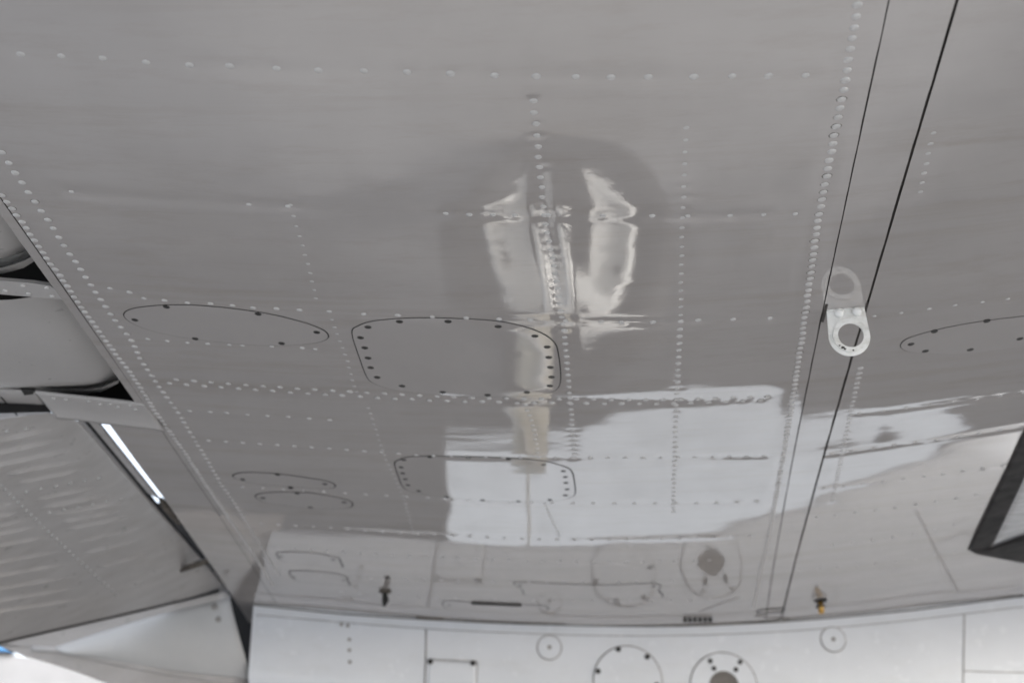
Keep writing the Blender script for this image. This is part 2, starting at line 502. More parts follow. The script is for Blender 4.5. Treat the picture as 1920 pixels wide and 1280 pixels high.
def skin_panel(cL, cR, res, vv=V_ALL, name='skin_panel', mat=None, dz=0.0, disp=True, parent=None):
    n = max(3, int(0.5 / res))
    width = float(np.mean(cR(V_FINE) - cL(V_FINE)))
    n = max(4, int(width / res))
    s = np.linspace(0, 1, n)
    Vg, Sg = np.meshgrid(vv, s, indexing='ij')
    Cg = cL(Vg) * (1 - Sg) + cR(Vg) * Sg
    U = u_of(Cg, Vg)
    D = bulge(U, Vg) if disp else np.zeros_like(U)
    if disp: D = dimples(U, Vg, D)
    Z = WING_Z + camber(U) - D + dz
    me = grid_mesh(name, U, Vg, Z, flip=True)
    return link(name, me, mat or M['skin'], parent or air)

G1, G2 = 0.00045, 0.00085
def jit(v, k): return 0.00022 * smooth_noise(np.asarray(v) * 0 + k, np.asarray(v, float), 0.013, 40 + k)
main_skin = skin_panel(lambda v: cl(SEAM)(v) + 0.0004, lambda v: cl(LINE1)(v) - G1 + jit(v, 1), 0.0022)
spar_strip = skin_panel(lambda v: cl(LINE1)(v) + G1, lambda v: cl(LINE2)(v) - G2 + jit(v, 2), 0.0022, name='spar_strip')
le_skin = skin_panel(lambda v: cl(LINE2)(v) + G2, lambda v: 0.78 + 0 * v, 0.0028)  # unseen leading edge carried forward and kept flat to shade the fuselage
tag(main_skin, label='wide grey wing skin between flap edge and spar strip')
tag(le_skin, label='grey leading edge skin right of the spar strip')
V_LIP = np.linspace(-1.3, uv(306, 803)[1], 300)
edge_strip = skin_panel(cl(LIPE), lambda v: cl(SEAM)(v) - 0.0003, 0.0022, vv=V_LIP, name='edge_strip', disp=False, dz=0.0006)
V_SHR = np.linspace(uv(250, 788)[1], 2.22, 200)
shroud = skin_panel(cl(SHRE), lambda v: cl(SEAM)(v) - 0.0004, 0.004, vv=V_SHR, name='flap_shroud', disp=True, dz=0.0004)

# dark packing behind the open joints
def joint_backing(poly, w, dz, vv):
    c = lambda v: np.polyval(poly, v)
    Vg, Sg = np.meshgrid(vv, np.linspace(-1, 1, 3), indexing='ij')
    U = u_of(c(Vg) + Sg * w, Vg)
    me = grid_mesh('joint_filler', U, Vg, WING_Z + camber(U) + dz, flip=True)
    return link('joint_filler', me, M['joint'], air)
VJ = np.linspace(-1.3, 2.2, 120)
joint_backing(LINE1, 0.004, 0.0011, VJ)
joint_backing(LINE2, 0.004, 0.0012, VJ)
joint_backing(SEAM, 0.003, 0.0014, VJ)

# upper skin closes the wing so that it shades the ground
cs = np.linspace(0, 1, 24)
Vg, Sg = np.meshgrid(np.linspace(-1.3, 2.25, 12), cs, indexing='ij')
cL_, cR_ = np.polyval(SEAM, Vg) - 0.005, 0.78 + 0 * Vg
Ug = u_of(cL_ * (1 - Sg) + cR_ * Sg, Vg)
Zlow = WING_Z + camber(Ug)
Zup = Zlow + 0.26 * np.sqrt(np.clip(1 - Sg, 0, 1)) + 0.09 * Sg * np.clip(1 - Sg, 0, 1)  # unseen rear edge raised beyond a real wing to keep sun off the flap
Zup[:, -1] = Zlow[:, -1]
link('upper_skin', grid_mesh('upper_skin', Ug, Vg, Zup), M['white'], air)

# ------------------------------------------------------------------ rivets
def rivet_mesh(seg=14, rings=4, grime=0.0):
    bm = bmesh.new()
    prev = None
    R_ = []
    for i in range(rings):
        t = i / rings * math.pi / 2
        r, h = math.cos(t), math.sin(t)
        R_.append([bm.verts.new((r * math.cos(2 * math.pi * k / seg), r * math.sin(2 * math.pi * k / seg), -h)) for k in range(seg)])
    # short skirt so the head always meets the sheet
    skirt = [bm.verts.new((math.cos(2 * math.pi * k / seg) * 1.02, math.sin(2 * math.pi * k / seg) * 1.02, 0.6)) for k in range(seg)]
    R_ = [skirt] + R_
    tip = bm.verts.new((0, 0, -1))
    if grime:
        gi = [bm.verts.new((math.cos(2 * math.pi * k / seg), math.sin(2 * math.pi * k / seg), -0.10)) for k in range(seg)]
        go = [bm.verts.new((math.cos(2 * math.pi * k / seg) * (1.0 + grime * (0.6 + 0.4 * math.sin(3 * k))), math.sin(2 * math.pi * k / seg) * (1.0 + grime * (0.6 + 0.4 * math.cos(2 * k))), -0.03)) for k in range(seg)]
        for k in range(seg):
            bm.faces.new((gi[k], go[k], go[(k + 1) % seg], gi[(k + 1) % seg])).material_index = 1
    for A, B in zip(R_[:-1], R_[1:]):
        for k in range(seg):
            bm.faces.new((A[k], A[(k + 1) % seg], B[(k + 1) % seg], B[k]))
    for k in range(seg):
        bm.faces.new((R_[-1][k], R_[-1][(k + 1) % seg], tip))
    bmesh.ops.recalc_face_normals(bm, faces=bm.faces)
    me = bpy.data.meshes.new('rivet')
    bm.to_mesh(me); bm.free()
    me.polygons.foreach_set('use_smooth', np.ones(len(me.polygons), bool))
    me.materials.append(M['rivet'])
    me.materials.append(M['dirt'])
    return me
RIVET = rivet_mesh()
RIVET_DIRTY = [rivet_mesh(14, 4, g) for g in (0.10, 0.16, 0.22)]
RIVET_SMALL = rivet_mesh(10, 3)

rv = np.array(RIV)
rb = bulge(rv[:, 0], rv[:, 1])
def rivet_matrix(k, extra=0.0):
    a, b, r, h = rv[k]
    p = S(a, b) + Vector((0, 0, -rb[k] + 0.00004 + extra))
    s = float(camber_slope(a))
    rot = Matrix.Rotation(-math.atan(s), 4, 'Y')
    return Matrix.Translation(p) @ rot @ Matrix.Diagonal((r, r, h, 1))
def to_px(p):
    d = np.array(p) - EYE
    w = d @ FW
    return 960 + FOCAL_PX * (d @ RT) / w, 640 - FOCAL_PX * (d @ UP) / w, w
vis = []
for k in range(len(rv)):
    x, y, w = to_px(S(rv[k, 0], rv[k, 1]))
    size = rv[k, 2] * rv[k, 3] ** 0.5 / w if (-15 < x < 1935 and -15 < y < 1300) else 0
    vis.append((size, k))
vis.sort(reverse=True)
single = set(k for s_, k in vis[:300] if s_ > 0)
rest = bmesh.new()
for k in range(len(rv)):
    own = le_skin if rv[k, 0] * (1 - TAPER * rv[k, 1]) > np.polyval(LINE2, rv[k, 1]) else main_skin
    if k in single:
        o = bpy.data.objects.new('rivet', random.choice([RIVET, RIVET] + RIVET_DIRTY) if rv[k, 2] > 0.00285 and rv[k, 3] > 0.00085 and abs(rv[k, 1] - 0.69) > 0.03 else RIVET)
        C.objects.link(o)
        o.parent = own
        o.matrix_local = rivet_matrix(k)
    else:
        n0 = len(rest.verts)
        rest.from_mesh(RIVET_SMALL)
        rest.verts.ensure_lookup_table()
        bmesh.ops.transform(rest, matrix=rivet_matrix(k), verts=rest.verts[n0:])
ro = from_bm('small_rivets', rest, M['rivet'], main_skin, True)
tag(ro, kind='stuff')

# ------------------------------------------------------------------ covers let into the skin
def conform(name, ring_uv, dz, thick, mat, parent, inner=16):
    """plate that follows the wing surface: concentric rings from an outline to its centre"""
    ring_uv = np.array(ring_uv)
    cen = ring_uv.mean(0)
    bm = bmesh.new()
    rings = []
    outline_up = [bm.verts.new(S(a, b, dz + thick)) for a, b in ring_uv]
    rings.append(outline_up)
    for i in range(inner):
        f = 1 - i / inner
        q = cen + (ring_uv - cen) * f
        bl = bulge(q[:, 0], q[:, 1])
        rings.append([bm.verts.new(S(a, b, dz - z)) for (a, b), z in zip(q, bl)])
    mid = bm.verts.new(S(cen[0], cen[1], dz - float(bulge(np.array([cen[0]]), np.array([cen[1]]))[0])))
    n = len(ring_uv)
    for A, B in zip(rings[:-1], rings[1:]):
        for k in range(n):
            bm.faces.new((A[k], A[(k + 1) % n], B[(k + 1) % n], B[k]))
    for k in range(n):
        bm.faces.new((rings[-1][k], rings[-1][(k + 1) % n], mid))
    for k in range(n):
        bm.edges.get((rings[1][k], rings[1][(k + 1) % n])).smooth = False
    return from_bm(name, bm, mat, parent, True)

def gasket(name, ring_uv, w, dz, mat, parent, closed=True, wfun=None):
    """thin strip of sealant outside an outline, following the surface"""
    ring_uv = np.array(ring_uv)
    cen = ring_uv.mean(0)
    n = len(ring_uv)
    bm = bmesh.new()
    A, B = [], []
    for i, p in enumerate(ring_uv):
        t = ring_uv[(i + 1) % n] - ring_uv[i - 1]
        nn = np.array([t[1], -t[0]]); nn /= np.linalg.norm(nn) + 1e-12
        if nn @ (p - cen) < 0: nn = -nn
        ww = w * (wfun(i / n) if wfun else 1)
        A.append(S(*(p - nn * 0.001), dz)); B.append(S(*(p + nn * ww), dz))
    off = bulge(ring_uv[:, 0], ring_uv[:, 1])
    A = [bm.verts.new(p - Vector((0, 0, z))) for p, z in zip(A, off)]
    B = [bm.verts.new(p - Vector((0, 0, z))) for p, z in zip(B, off)]
    for k in range(n):
        if not closed and k == n - 1: continue
        bm.faces.new((A[k], A[(k + 1) % n], B[(k + 1) % n], B[k]))
    return from_bm(name, bm, mat, parent)

def closed_spline(px, n=96):
    """smooth closed curve through image points, in (u, v)"""
    p = np.array([uv(*q) for q in px])
    k = len(p)
    outp = []
    for i in range(k):
        p0, p1, p2, p3 = p[i - 1], p[i], p[(i + 1) % k], p[(i + 2) % k]
        for t in np.linspace(0, 1, max(2, n // k), endpoint=False):
            outp.append(0.5 * ((2 * p1) + (-p0 + p2) * t + (2 * p0 - 5 * p1 + 4 * p2 - p3) * t * t + (-p0 + 3 * p1 - 3 * p2 + p3) * t ** 3))
    return np.array(outp)

SCREW = None
def screw_mesh():
    bm = bmesh.new()
    seg = 16
    rings = []
    for r, h in ((1.0, 0.35), (1.0, -0.10), (0.85, -0.22), (0.55, -0.05)):
        rings.append([bm.verts.new((r * math.cos(2 * math.pi * k / seg), r * math.sin(2 * math.pi * k / seg), h)) for k in range(seg)])
    for A, B in zip(rings[:-1], rings[1:]):
        for k in range(seg):
            bm.faces.new((A[k], A[(k + 1) % seg], B[(k + 1) % seg], B[k]))
    bm.faces.new(rings[-1])
    bmesh.ops.recalc_face_normals(bm, faces=bm.faces)
    me = bpy.data.meshes.new('screw')
    bm.to_mesh(me); bm.free()
    me.materials.append(M['screw'])
    return me
SCREW = screw_mesh()
def screw_at(px, py, r, parent, dz=-0.0006):
    a, b = uv(px, py)
    o = bpy.data.objects.new('screw', SCREW)
    C.objects.link(o)
    o.parent = parent
    z = float(bulge(np.array([a]), np.array([b]))[0])
    o.matrix_local = Matrix.Translation(S(a, b, dz - z)) @ Matrix.Rotation(-math.atan(float(camber_slope(a))), 4, 'Y') @ Matrix.Rotation(random.uniform(0, 3), 4, 'Z') @ Matrix.Diagonal((r, r, 0.0012, 1))
    return o

def cover(px, screws, label, r=0.0030, gw=0.0011, gap_fun=None, n=96):
    ring = closed_spline(px, n)
    o = conform('access_cover', ring, -0.0006, 0.0012, M['cover'], air)
    tag(o, label=label)
    g = gasket('gasket', ring, gw, -0.00025, M['black'], o, wfun=gap_fun)
    for s in screws: screw_at(*s, r, o)
    return o
vary = lambda t: 0.55 + 0.45 * math.sin(6.283 * (t * 2 + 0.1)) ** 2

cover([(233,590),(250,579),(300,573),(360,573),(425,578),(500,588),(560,602),(600,616),(614,627),(610,636),(585,643),(530,647),(470,646),(410,640),(340,631),(285,619),(248,605)],
      [(312,575),(253,599),(366,634),(484,588),(594,622),(528,643)], 'oval inspection cover by the trailing edge')
cover([(661,624),(672,611),(700,602),(760,597),(840,597),(930,602),(985,613),(1020,627),(1040,645),(1046,665),(1050,700),(1048,722),(1035,734),(1000,741),(920,744),(850,741),(780,735),(730,727),(700,716),(688,704),(675,670)],
      [(690,612),(749,602),(840,602),(934,611),(1003,629),(676,632),(684,651),(690,670),(695,688),(707,706),(754,722),(830,734),(914,740),(988,735),(1026,650),(1029,670),(1032,689),(1034,707),(1031,723)],
      'large rounded access cover in the middle of the wing', r=0.0031)
cover([(741,870),(748,863),(770,857),(830,856),(920,858),(1010,864),(1050,873),(1070,883),(1076,905),(1077,925),(1068,932),(1040,938),(960,939),(880,936),(810,929),(770,921),(756,912),(748,893)],
      [(757,862),(806,857),(878,858),(953,861),(1019,871),(752,876),(755,887),(760,898),(765,909),(785,920),(837,931),(905,937),(972,939),(1031,936),(1056,883),(1060,894),(1061,905),(1063,917),(1060,928)],
      'far rounded access cover crossing the bright reflection', r=0.0029, gw=0.0014)
cover([(438,892),(448,886),(475,885),(520,888),(575,896),(610,902),(626,908),(624,914),(600,915),(560,912),(500,907),(460,901)],
      [(455,897),(520,889),(609,907),(545,914)], 'upper of two small far oval covers', r=0.0032, gw=0.0016)
cover([(480,930),(492,924),(520,922),(570,923),(620,930),(652,938),(660,946),(650,952),(610,953),(550,948),(500,941)],
      [(493,932),(557,924),(645,941),(582,950)], 'lower of two small far oval covers', r=0.0032, gw=0.0016)
cover([(1689,648),(1697,637),(1725,626),(1780,612),(1850,600),(1940,590),(2040,588),(2060,600),(2020,622),(1930,645),(1850,656),(1780,662),(1720,660),(1698,656)],
      [(1752,620),(1850,600),(1708,644),(1735,657),(1819,654),(1912,633)], 'oval cover on the leading edge skin at right', r=0.0031, gw=0.0008)
cover([(520,1037),(530,1034),(580,1035),(630,1044),(637,1052),(641,1062),(625,1062),(570,1056),(530,1050)], [(527,1042),(625,1048)], 'upper small far rectangular cover', gw=0.0018)
cover([(544,1071),(556,1069),(600,1071),(645,1079),(651,1088),(655,1096),(640,1096),(590,1091),(556,1086)], [(551,1080),(645,1086)], 'lower small far rectangular cover', gw=0.0018)
cover([(968,1091),(1050,1094),(1140,1096),(1230,1094),(1234,1106),(1236,1119),(1150,1121),(1070,1121),(992,1116),(980,1104)], [(975,1097),(1225,1098)], 'wide far cover near the fuselage', gw=0.0016)
cover([(836,1126),(900,1131),(960,1134),(1018,1134),(1020,1146),(960,1148),(900,1146),(842,1142)], [(842,1134)], 'long narrow cover at the wing root', gw=0.0016)
# cover([(1290,1020),(1345,1012),(1398,1020),(1408,1060),(1396,1095),(1345,1106),(1296,1096),(1284,1060)][::-1], [(1325,1026),(1366,1026),(1322,1098),(1382,1096)], 'round far cover beside the spar strip', gw=0.0004)

# slot at the inboard end of the spar strip
def px_strip(name, pts, w, mat, parent, dz=-0.0006):
    """narrow raised bead of sealant along image points on the wing"""
    p = [S(*uv(*q), dz) for q in pts]
    return tube(name, p, w, mat, parent, 6)
px_strip('root_slot', [(1418,1146),(1425,1141),(1445,1139),(1466,1138),(1470,1142),(1466,1145),(1440,1147),(1420,1149)], 0.0012, M['black'], spar_strip)
px_strip('drain_slot', [(884,1129),(930,1131),(978,1133)], 0.0022, M['black'], main_skin)
px_strip('dirty_joint', [(780,1156),(860,1163),(960,1167),(1060,1169)], 0.0012, M['dirt'], main_skin)
px_strip('dirty_joint', [(1415,1152),(1480,1158)], 0.0012, M['dirt'], main_skin)
px_strip('scratch', [(1310,1146),(1350,1130),(1386,1118)], 0.0006, M['dirt'], main_skin)

# ------------------------------------------------------------------ tie-down tab
ta, tb = uv(1585, 580)
tdir = (S(*uv(1622, 579)) - S(*uv(1548, 583))).normalized()
tn = Vector((0, -1, -0.10)).normalized()
tdir = (tdir - tn * tdir.dot(tn)).normalized()
tdn = tdir.cross(tn).normalized()
if tdn.z > 0: tdn = -tdn
t0 = S(ta, tb, 0.0)
def tp(x, y, d=0.0): return t0 + tdir * x + tdn * y + tn * d
tab = link('tie_down_tab', None, None, air)
tag(tab, label='chipped white tie-down tab with a ring hole hanging from the spar strip')
W_, Hc, Rr = 0.0166, 0.0240, 0.0168
outl = []
for k in range(33):
    t = math.pi * k / 32
    outl.append((Rr * math.cos(t), Hc + Rr * math.sin(t)))
outl = [(W_ * 0.93, -0.002)] + outl + [(-W_ * 0.93, -0.002)]
hole_r = 0.0112
def plate_with_hole(name, outline, cen, r, d0, d1, mat, parent):
    bm = bmesh.new()
    n = len(outline)
    N = 64
    def ro(p, q, k):
        return p + (q - p) * k
    # ring samples by angle
    ang = [2 * math.pi * i / N for i in range(N)]
    def hit(a):
        dx, dy = math.cos(a), math.sin(a)
        best = None
        for i in range(n):
            x1, y1 = outline[i]; x2, y2 = outline[(i + 1) % n]
            x1 -= cen[0]; x2 -= cen[0]; y1 -= cen[1]; y2 -= cen[1]
            den = dx * (y2 - y1) - dy * (x2 - x1)
            if abs(den) < 1e-12: continue
            t = (x1 * (y2 - y1) - y1 * (x2 - x1)) / den
            s = (x1 * dy - y1 * dx) / den
            if t > 0 and -1e-6 <= s <= 1 + 1e-6 and (best is None or t > best): best = t
        return best
    L = []
    for d in (d0, d1):
        L.append([bm.verts.new(tp(cen[0] + math.cos(a) * r, cen[1] + math.sin(a) * r, d)) for a in ang])
        L.append([bm.verts.new(tp(cen[0] + math.cos(a) * hit(a), cen[1] + math.sin(a) * hit(a), d)) for a in ang])
    for k in range(N):
        j = (k + 1) % N
        bm.faces.new((L[0][k], L[0][j], L[1][j], L[1][k]))
        bm.faces.new((L[2][k], L[3][k], L[3][j], L[2][j]))
        bm.faces.new((L[0][k], L[2][k], L[2][j], L[0][j]))
        bm.faces.new((L[1][k], L[1][j], L[3][j], L[3][k]))
    return from_bm(name, bm, mat, parent)
plate_with_hole('plate', outl, (0.0008, Hc - 0.0005), hole_r, -0.0008, 0.0010, M['tab'], tab)
circ = [(0.0010 + (Rr - 0.0022) * math.cos(2 * math.pi * k / 48), Hc - 0.0005 + (Rr - 0.0022) * math.sin(2 * math.pi * k / 48)) for k in range(48)]
plate_with_hole('collar', circ, (0.0010, Hc - 0.0005), 0.0104, 0.0011, 0.0026, M['tab'], tab)
for x in (-0.0058, 0.0090):
    lathe('screw_head', [(0.0, 0.0040), (0.0028, 0.0034), (0.0042, 0.0018), (0.0042, 0.0002)], tp(x, 0.0032, 0.001), tn, M['tab'], tab, 18)
slab('foot', [tp(-W_ * 0.93, 0.0, 0.0011), tp(W_ * 0.93, 0.0, 0.0011), tp(W_ * 0.93, 0.0012, 0.0011), tp(-W_ * 0.93, 0.0012, 0.0011)], tn * 0.0014, M['tab'], tab)
for x0_, x1_ in ((-0.0095, -0.0030), (0.0058, 0.0120)):
    slab('chip', [tp(x0_, 0.0013, 0.0013), tp(x1_, 0.0011, 0.0013), tp(x1_ - 0.001, 0.0021, 0.0013), tp(x0_, 0.0026, 0.0013)], tn * 0.0003, M['black'], tab)
for k, (x, y, s) in enumerate([(-0.0072, Hc + 0.0098, 0.0016), (-0.0055, Hc + 0.0112, 0.0011), (0.0012, Hc + 0.0128, 0.0009), (-0.0095, Hc + 0.0078, 0.0008)]):
    slab('chip', [tp(x + s * random.uniform(0.7, 1.3) * math.cos(a), y + 0.7 * s * random.uniform(0.7, 1.3) * math.sin(a), 0.0027) for a in [2 * math.pi * i / 9 for i in range(9)]], tn * 0.0001, M['screw'], tab)

px_strip('joint_grime', [(1550,570),(1547,582),(1545,590),(1542,602)], 0.0015, M['joint'], spar_strip, 0.0002)
px_strip('joint_grime', [(1626,566),(1623,580)], 0.0011, M['joint'], spar_strip, 0.0002)
# ------------------------------------------------------------------ drains near the root
d0 = at(722, 1106)
dr = link('drain_tube', None, None, air)
tube('pipe', [d0 + Vector((0, 0, 0.003)), d0 + Vector((0, 0, -0.006)), d0 + Vector((0.001, 0.001, -0.014)), d0 + Vector((-0.001, 0.001, -0.023))], [0.0035, 0.0035, 0.0052, 0.0018], M['black'], dr, 12)
lathe('collar', [(0.0, -0.001), (0.009, -0.001), (0.009, 0.001), (0.004, 0.002)], d0 + Vector((0, 0, -0.002)), (0, 0, -1), M['dirt'], dr, 20)
screw_at(726, 1082, 0.004, main_skin)
d1 = at(1538, 1124)
dr2 = link('drain_fitting', None, None, air)
lathe('flange', [(0.0, 0.0), (0.010, 0.0), (0.010, 0.002), (0.005, 0.003)], d1, (0, 0, -1), M['black'], dr2, 20)
tube('spout', [d1 + Vector((0, 0, -0.001)), d1 + Vector((0, 0, -0.020))], 0.0042, M['brass'], dr2, 14)
lathe('nut', [(0.0, 0.0), (0.0075, 0.0), (0.0075, 0.002), (0.0, 0.002)], d1 + Vector((0, 0, -0.009)), (0, 0, -1), M['black'], dr2, 6)
for k in range(6):
    p = at(1284 + k * 9.4, 1158)
    box('vent_slot', p + Vector((-0.0026, -0.004, -0.006)), p + Vector((0.0026, 0.004, 0.001)), M['black'], air)

# ------------------------------------------------------------------ leading edge lamp window
def quad_patch(name, c4, dz, thick, mat, parent, n=14):
    """surface-following patch between four (u, v) corners"""
    c4 = [np.array(c) for c in c4]
    bm = bmesh.new()
    g = []
    for i in range(n + 1):
        r_ = []
        for j in range(n + 1):
            a, b = i / n, j / n
            p = c4[0] * (1 - a) * (1 - b) + c4[1] * a * (1 - b) + c4[2] * a * b + c4[3] * (1 - a) * b
            edge = i in (0, n) or j in (0, n)
            r_.append(bm.verts.new(S(p[0], p[1], dz + (thick if edge else 0))))
        g.append(r_)
    for i in range(n):
        for j in range(n):
            bm.faces.new((g[i][j], g[i + 1][j], g[i + 1][j + 1], g[i][j + 1]))
    return from_bm(name, bm, mat, parent, True)
win = link('lamp_window', None, None, air)
tag(win, label='pale lamp window with mottled black frame at the right edge')
o0, o1, o2, o3 = uv(1813, 1031), uv(1990, 655), uv(2110, 690), uv(1990, 1071)
i0, i1, i2, i3 = uv(1860, 1024), uv(2015, 690), uv(2080, 720), uv(1985, 976)
quad_patch('frame', [o0, o1, i1, i0], -0.004, 0.004, M['frame'], win)
quad_patch('frame', [o1, o2, i2, i1], -0.004, 0.004, M['frame'], win)
quad_patch('frame', [o2, o3, i3, i2], -0.004, 0.004, M['frame'], win)
quad_patch('frame', [o3, o0, i0, i3], -0.004, 0.004, M['frame'], win)
quad_patch('pane', [i0, i1, i2, i3], -0.002, 0.002, M['pane'], win)

# ------------------------------------------------------------------ fuselage
fus = link('fuselage', None, None, air)
tag(fus, label='white fuselage side below the wing root with round covers')
UF0, UF1 = -0.555, 0.88
def fus_depth(u): return 0.128 + 0.11 * np.clip((u + 0.1) / 0.6, 0, 1.3) ** 1.5
def wall_point(u, d, off=0.0):
    """d = distance below the wing along the fuselage side; rounds under into the belly"""
    D_ = float(fus_depth(u)); r = 0.026
    vr = float(v_root(min(max(u, -0.6), 0.75)))
    z0 = WING_Z + float(camber(u))
    s = D_ - r
    lean = 0.03
    if d <= s:
        return Vector((u, vr + lean * d * d / 0.2 - off, z0 - d))
    a = min((d - s) / r, math.pi / 2)
    base = vr + lean * s * s / 0.2
    y = base + (r) * (1 - math.cos(a)); z = z0 - s - r * math.sin(a)
    if d - s > r * math.pi / 2: y += (d - s - r * math.pi / 2)
    return Vector((u, y - off * math.cos(a), z - off * math.sin(a)))
us = np.linspace(UF0, UF1, 60)
ds = np.concatenate([np.linspace(-0.02, 0.30, 36), np.linspace(0.34, 0.75, 12)])
P_ = np.array([[wall_point(u, d) for d in ds] for u in us])
link('side_skin', grid_mesh('side_skin', P_[..., 0], P_[..., 1], P_[..., 2]), M['white'], fus)
# body behind the side skin, closing it at the tail end
endp = [Vector(P_[0, k]) for k in range(len(ds))]
endp += [Vector((UF0, endp[-1].y, WING_Z + 0.4)), Vector((UF0, endp[0].y, WING_Z + 0.4))]
slab('end_bulkhead', [p + Vector((0.001, 0.001, 0)) for p in endp], (0.002, 0, 0), M['cove'], fus)
endq = [Vector(P_[-1, k]) for k in range(len(ds))]
endq += [Vector((UF1, endq[-1].y, WING_Z + 0.4)), Vector((UF1, endq[0].y, WING_Z + 0.4))]
slab('end_bulkhead', [p + Vector((-0.003, 0.001, 0)) for p in endq], (0.002, 0, 0), M['cove'], fus)
box('cabin', (-0.54, 2.42, WING_Z - 0.02), (0.87, 2.80, WING_Z + 0.35), M['white'], fus, 0.02)

def on_wall(px, py, off=0.0):
    """(u, d) on the fuselage side seen along a direction"""
    d = ray(px, py)
    t = 2.1 / d[1]
    for _ in range(30):
        u = d[0] * t
        z0 = WING_Z + float(camber(u))
        dd = z0 - (CAM_Z + d[2] * t)
        y = wall_point(u, max(dd, -0.02)).y - off
        t = y / d[1]
    return u, dd
def wall_disc(name, px, py, rpx, mat, parent, off, thick=0.002, seg=40, hole=0.0):
    u, d = on_wall(px, py)
    p = wall_point(u, d)
    p2 = wall_point(u, d + 0.004)
    dn = (p2 - p).normalized()
    ax = (wall_point(u + 0.01, d) - wall_point(u - 0.01, d)).normalized()
    nrm = dn.cross(ax).normalized()
    if nrm.y > 0: nrm = -nrm
    R_ = rpx * (p - Vector(EYE)).length / FOCAL_PX
    prof = [(R_ * hole, off), (R_ * 0.985, off), (R_, off - thick)] if hole else [(0, off), (R_ * 0.985, off), (R_, off - thick)]
    o = lathe(name, prof, p, nrm, mat, parent, seg)
    o.data.polygons.foreach_set('use_smooth', np.zeros(len(o.data.polygons), bool))
    return o
def wall_line(name, pts, w, mat, parent, off=0.0004):
    P = []
    pts = [on_wall(*q) for q in pts]
    for (a, b), (c, d) in zip(pts[:-1], pts[1:]):
        for k in range(8):
            P.append(wall_point(a + (c - a) * k / 8, b + (d - b) * k / 8, off))
    P.append(wall_point(*pts[-1], off))
    return tube(name, P, w, mat, parent, 6)
def wall_screw(px, py, rpx, parent):
    return wall_disc('screw', px, py, rpx, M['screw'], parent, 0.0042, 0.003, 12)
wall_line('fillet_seam', [(480,1152),(640,1166),(800,1178),(1000,1187),(1240,1191),(1500,1181),(1700,1163),(1920,1137)], 0.0006, M['seam'], fus)
wall_line('root_seam', [(474,1133),(640,1150),(830,1162),(1040,1170),(1250,1173),(1500,1162),(1720,1142),(1920,1117)], 0.0013, M['dirt'], fus, 0.0)
wall_line('panel_seam', [(799,1180),(798,1240),(797,1330)], 0.0012, M['seam'], fus)
wall_line('panel_seam', [(1808,1150),(1807,1220),(1805,1330)], 0.0009, M['seam'], fus)
wall_line('panel_seam', [(1809,1257),(1860,1259),(1960,1262)], 0.0008, M['seam'], fus)
for (x, y) in ((1030, 1213), (1562, 1198)):
    r_ = wall_disc('plug_ring', x, y, 23.5, M['seam'], fus, 0.0010)
    c_ = wall_disc('plug', x, y, 21.5, M['white'], r_, 0.0022)
    wall_disc('plug_centre', x, y, 4.0, M['seam'], r_, 0.0030, 0.001, 12)
r_ = wall_disc('round_cover', 1177, 1275, 62, M['white'], fus, 0.0028)
wall_disc('cover_edge', 1177, 1275, 64, M['seam'], r_, 0.0014)
for s in ((1159,1217),(1213,1231),(1121,1258),(1231,1284)): wall_screw(*s, 5.0, r_)
r_ = wall_disc('vent_cover', 1357, 1286, 60, M['white'], fus, 0.0028, hole=0.45)
wall_disc('cover_edge', 1357, 1286, 62, M['seam'], r_, 0.0014, hole=0.45)
wall_disc('vent_recess', 1357, 1286, 29, M['hole'], r_, 0.0008, 0.0005)
for s in ((1331,1239),(1387,1241),(1338,1253),(1379,1255)): wall_screw(*s, 4.3, r_)
def wall_plate(name, corners, off, mat, parent, n=6):
    c4 = [np.array(on_wall(*q)) for q in corners]
    bm = bmesh.new(); g = []
    for i in range(n + 1):
        r_ = []
        for j in range(n + 1):
            a, b = i / n, j / n
            p = c4[0] * (1 - a) * (1 - b) + c4[1] * a * (1 - b) + c4[2] * a * b + c4[3] * (1 - a) * b
            e = i in (0, n) or j in (0, n)
            r_.append(bm.verts.new(wall_point(p[0], p[1], 0.0 if e else off)))
        g.append(r_)
    for i in range(n):
        for j in range(n):
            bm.faces.new((g[i][j], g[i + 1][j], g[i + 1][j + 1], g[i][j + 1]))
    return from_bm(name, bm, mat, parent)
r_ = wall_plate('square_cover', [(803,1236),(894,1240),(894,1330),(801,1330)], 0.0022, M['white'], fus, 20)
wall_line('cover_edge', [(804,1235),(894,1239)], 0.0008, M['seam'], r_)
wall_line('cover_edge', [(895,1240),(894,1330)], 0.0007, M['seam'], r_)
for s in ((807,1240),(887,1243)): wall_screw(*s, 5.0, r_)
for s in ((640,1170),(655,1198),(655,1218),(656,1240),(652,1172)): wall_disc('flush_rivet', *s, 3.5, M['seam'], fus, 0.0006, 0.0005, 10)

